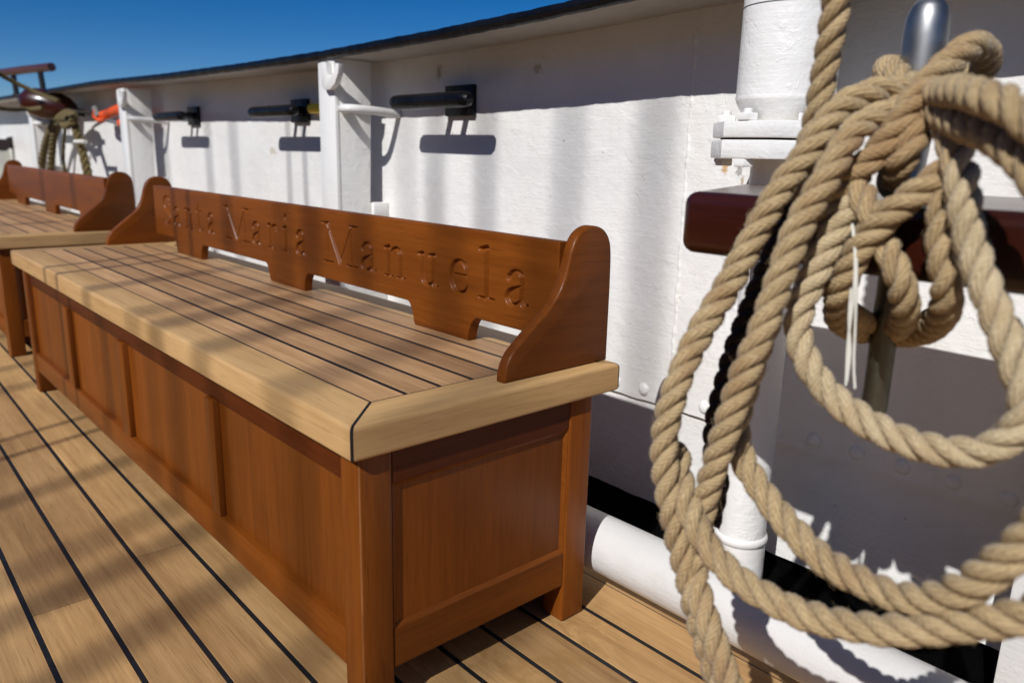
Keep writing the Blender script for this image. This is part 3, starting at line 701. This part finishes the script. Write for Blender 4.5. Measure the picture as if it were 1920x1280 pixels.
# ------------------------------------------------------------------ far tackle, olive coil, orange float, raised rail
blk = empty('pulley_block', (-4.8654,0.7370,1.0356)); blk.scale = (K, K, K); tag(blk, 'dark red wooden pulley block on a tackle at the far left', 'pulley block')
mb = MB(); lathe(mb, [(.0005, -.145), (.022, -.14), (.050, -.115), (.070, -.07), (.078, -.01), (.075, .05), (.062, .10), (.038, .135), (.0005, .15)], (0, 0, 0), 'x', 28); o = mb.build('shell', M['redwood'], blk, 60)
mb = MB(); box(mb, .13, .19, -.012, .012, -.018, .018, .006); mb.build('becket', M['iron'], blk)
mb = MB(); tube(mb, [(-.17, 0, .01), (.0, -.079, .012), (.16, -.004, .0)], .009, 8); mb.build('strop', M['iron'], blk)
blk.rotation_euler = (0, math.radians(12), math.radians(52))
for i, q in enumerate(([(-4.3597,0.2793,1.2663), (-4.4930,0.4357,1.1724), (-4.4739,0.5801,1.0957), (-4.2674,0.6644,1.0359)], [(-4.5463,0.2793,1.0502), (-4.6141,0.4357,0.9946), (-4.7941,0.6042,1.0015), (-4.6100,0.6523,1.0059)])):
    t = rope('tackle_line', q, .014, M['rope_olive'], None, step=.012, hairs=0)
    tag(t, ('upper' if i == 0 else 'lower')+' olive tackle line running left from the red pulley block', 'rope', 'tackle lines of the red block')
t = rope('tackle_line', [(-4.5799,0.7727,1.0023), (-4.4840,0.8208,0.9904), (-4.2819,0.8690,0.9768)], .010, M['rope_dark'], None, step=.012, hairs=0); tag(t, 'short dark line from the red block to the orange float', 'rope', 'tackle lines of the red block')
ol = empty('rope_coil'); tag(ol, 'olive rope coil hanging under the red pulley block behind the far bench', 'rope')
for q, r in (([(-4.4851,0.7727,0.9637), (-4.7746,0.7727,0.9430), (-5.0609,0.7667,0.8663), (-5.2898,0.7607,0.7097), (-5.4472,0.7607,0.5260)], .026), ([(-4.5907,0.7847,0.9536), (-4.8401,0.7847,0.9185), (-5.0217,0.7787,0.8265), (-5.2210,0.7727,0.5360)], .024), ([(-4.5042,0.7727,0.9762), (-4.4170,0.7727,0.8960), (-4.3251,0.7727,0.7749), (-4.2464,0.7727,0.6251), (-4.2020,0.7727,0.5052)], .026), ([(-4.5658,0.7607,0.9429), (-4.6650,0.7607,0.8339), (-4.7356,0.7607,0.7047), (-4.7155,0.7607,0.5422)], .012), ([(-4.7165,0.7486,0.9475), (-4.5006,0.7366,0.9074), (-4.3720,0.7486,0.9308), (-4.4108,0.7727,0.9685), (-4.6004,0.7727,0.9842), (-4.7413,0.7607,0.9547)], .022)):
    rope('coil_turn', q, r, M['rope_olive'], ol, step=.014, hairs=0)
mb = MB(); tube(mb, [(-4.3096,0.7366,0.8164), (-4.0938,0.7366,0.8178)], .012, 10); mb.build('whipping_twine', M['twine'], ol)
fl = empty('safety_float'); tag(fl, 'orange float with grey fittings leaning on the far stanchion', 'float')
mb = MB(); tube(mb, catmull([(-4.0509,0.8208,0.9616), (-3.8966,0.8208,0.9701), (-3.7300,0.8208,0.9832), (-3.5846,0.8208,0.9853), (-3.4823,0.8208,0.9804)], 5), .034, 14, rad=np.linspace(.022, .036, 21)); mb.build('body', M['orange'], fl, 60)
mb = MB(); tube(mb, catmull([(-3.8660,0.7968,0.9435), (-3.9899,0.7968,0.9340), (-4.0855,0.7968,0.9582), (-4.0542,0.7968,0.9862)], 6), .013, 10); mb.build('strap', M['orange'], fl, 60); mb = MB(); tube(mb, [(-3.6295,0.7968,0.9160), (-3.5090,0.7968,0.9043)], .02, 10); mb.build('end_plug', M['orange'], fl, 60)
mb = MB(); tube(mb, [(-4.0929,0.8028,1.0016), (-4.0271,0.8028,0.9518)], .018, 10); mb.build('clamp', M['grey'], fl, 60); mb = MB(); tube(mb, [(-3.8698,0.7968,0.9324), (-3.5953,0.7968,0.9104)], .009, 8); mb.build('rod', M['grey'], fl, 60)
rr_ = empty('raised_rail'); tag(rr_, 'brown wooden hand rail on black posts above the bulwark at far left', 'hand rail')
mb = MB(); tube(mb, [(-5.7079,0.9679,1.3294), (-6.1893,0.8692,1.3269), (-7.1521,0.6657,1.3065)], .03, 12); mb.build('hand_rail', M['raised_wood'], rr_, 60)
for a, b in (((-5.8884,0.9278,1.3294), (-5.8884,0.9381,1.1674)), ((-6.3698,0.8453,1.3197), (-6.3698,0.8548,1.1489))):
    mb = MB(); tube(mb, [a, b], .02, 10); mb.build('post', M['iron'], rr_, 60)
cv = empty('deck_winch', (0, 0, 0)); tag(cv, 'pale canvas covered winch with dark openings at the left edge', 'winch')
c = (-7.3928,0.8152,0.6453)
mb = MB(); lathe(mb, [(.001, -.62), (.20, -.61), (.23, -.55), (.24, -.2), (.22, .10), (.15, .17), (.001, .19)], c, 'z', 28); mb.build('canvas_cover', M['canvas'], cv, 60)
for q in ((-7.0558,0.8256,0.7756), (-7.0799,0.9052,0.7948)):
    mb = MB(); lathe(mb, [(.001, -.03), (.05, -.03), (.05, .06), (.001, .06)], q, 'x', 16); mb.build('opening', M['gap_dark'], cv, 40)


# ------------------------------------------------------------------ rigging that stands inboard, out of frame, and throws soft shadows
def shroud(c, y0, r, lean, mat):
    """c: where its shadow line crosses y=0 at deck level"""
    x0 = c-.333*y0; mb = MB()
    tube(mb, [(x0, y0, -.05), (x0+lean*16, y0, 16)], r, 10)
    return mb.build('rigging_line', mat, smooth=80)
rig = [(-1.695, -3.0, .008, .006), (-1.525, -2.8, .008, -.004), (-1.27, -7, .016, .004), (-.89, -9, .015, 0), (-.74, -8, .020, .0), (-.46, -8, .019, -.006), (-.20, -9, .018, 0), (.06, -9, .022, 0), (-2.17, -8, .016, 0), (-2.45, -7, .016, 0), (-3.0, -7.5, .016, 0), (-3.6, -7, .016, 0)]
for i, a in enumerate(rig):
    o = shroud(*a, M['iron'])
    tag(o, 'upright dark rigging line standing inboard of the benches, outside the picture', 'rigging line', 'rigging lines inboard of the benches')

# ------------------------------------------------------------------ added house, unseen behind the camera, blocks blue sky to neutralise the shade
dh = empty('sky_blocker', (0, -4.3, 0)); tag(dh, 'added grey house, unseen behind the camera, blocking blue sky', 'sky_blocker')
mb = MB(); box(mb, -9, 5, -2.6, -.02, 0, 2.15, .02); mb.build('blocker_wall', M['grey_blocker'], dh)
mb = MB(); box(mb, -9.15, 5.15, -2.75, .13, 2.152, 2.24, .02); mb.build('blocker_roof', M['white_smooth'], dh)
for x in np.arange(-8.2, 4.5, 1.7):
    mb = MB(); box(mb, x-.03, x+.03, -.019, .012, .1, 2.1, .006, 2, 'z'); mb.build('blocker_post', M['grey_blocker'], dh)

# ------------------------------------------------------------------ light, sky, camera
sd = Vector((.333, -1, .90)).normalized(); elev = math.asin(sd.z); rot = math.atan2(sd.x, sd.y)
w = bpy.data.worlds.new('World'); scene.world = w; w.use_nodes = True
nt = w.node_tree; bg = nt.nodes['Background']; sky = nt.nodes.new('ShaderNodeTexSky'); sky.sky_type = 'NISHITA'
sky.sun_disc = False; sky.sun_elevation = elev; sky.sun_rotation = rot; sky.air_density = .8; sky.altitude = 2000; sky.dust_density = .0; sky.ozone_density = 4.0
hs = nt.nodes.new('ShaderNodeHueSaturation'); hs.inputs['Saturation'].default_value = 1.38; hs.inputs['Hue'].default_value = .506; hs.inputs['Value'].default_value = 1.5
nt.links.new(sky.outputs[0], hs.inputs['Color']); nt.links.new(hs.outputs[0], bg.inputs[0]); bg.inputs[1].default_value = .045
ld = bpy.data.lights.new('sun', 'SUN'); ld.energy = 4.35; ld.angle = math.radians(.53); ld.color = (1, .99, .98)
lo = bpy.data.objects.new('sun', ld); C.objects.link(lo); lo.rotation_euler = sd.to_track_quat('Z', 'Y').to_euler(); lo.location = (2, -6, 6)

cd = bpy.data.cameras.new('camera'); cam = bpy.data.objects.new('camera', cd); C.objects.link(cam); scene.camera = cam
cd.sensor_width = 36; cd.lens = 27.3414; cd.clip_end = 20000; cd.clip_start = .02
cam.matrix_world = Matrix(((0.667556, -0.190988, 0.719648, 0.844158), (0.744192, 0.140782, -0.652962, -0.485177), (0.023395, 0.971444, 0.236111, 0.816867), (0.000000, 0.000000, 0.000000, 1.000000)))
cd.dof.use_dof = True; cd.dof.focus_distance = 1.3; cd.dof.aperture_fstop = 3.8
scene.view_settings.view_transform = 'Standard'; scene.view_settings.look = 'None'; scene.view_settings.exposure = 0; scene.view_settings.gamma = 1
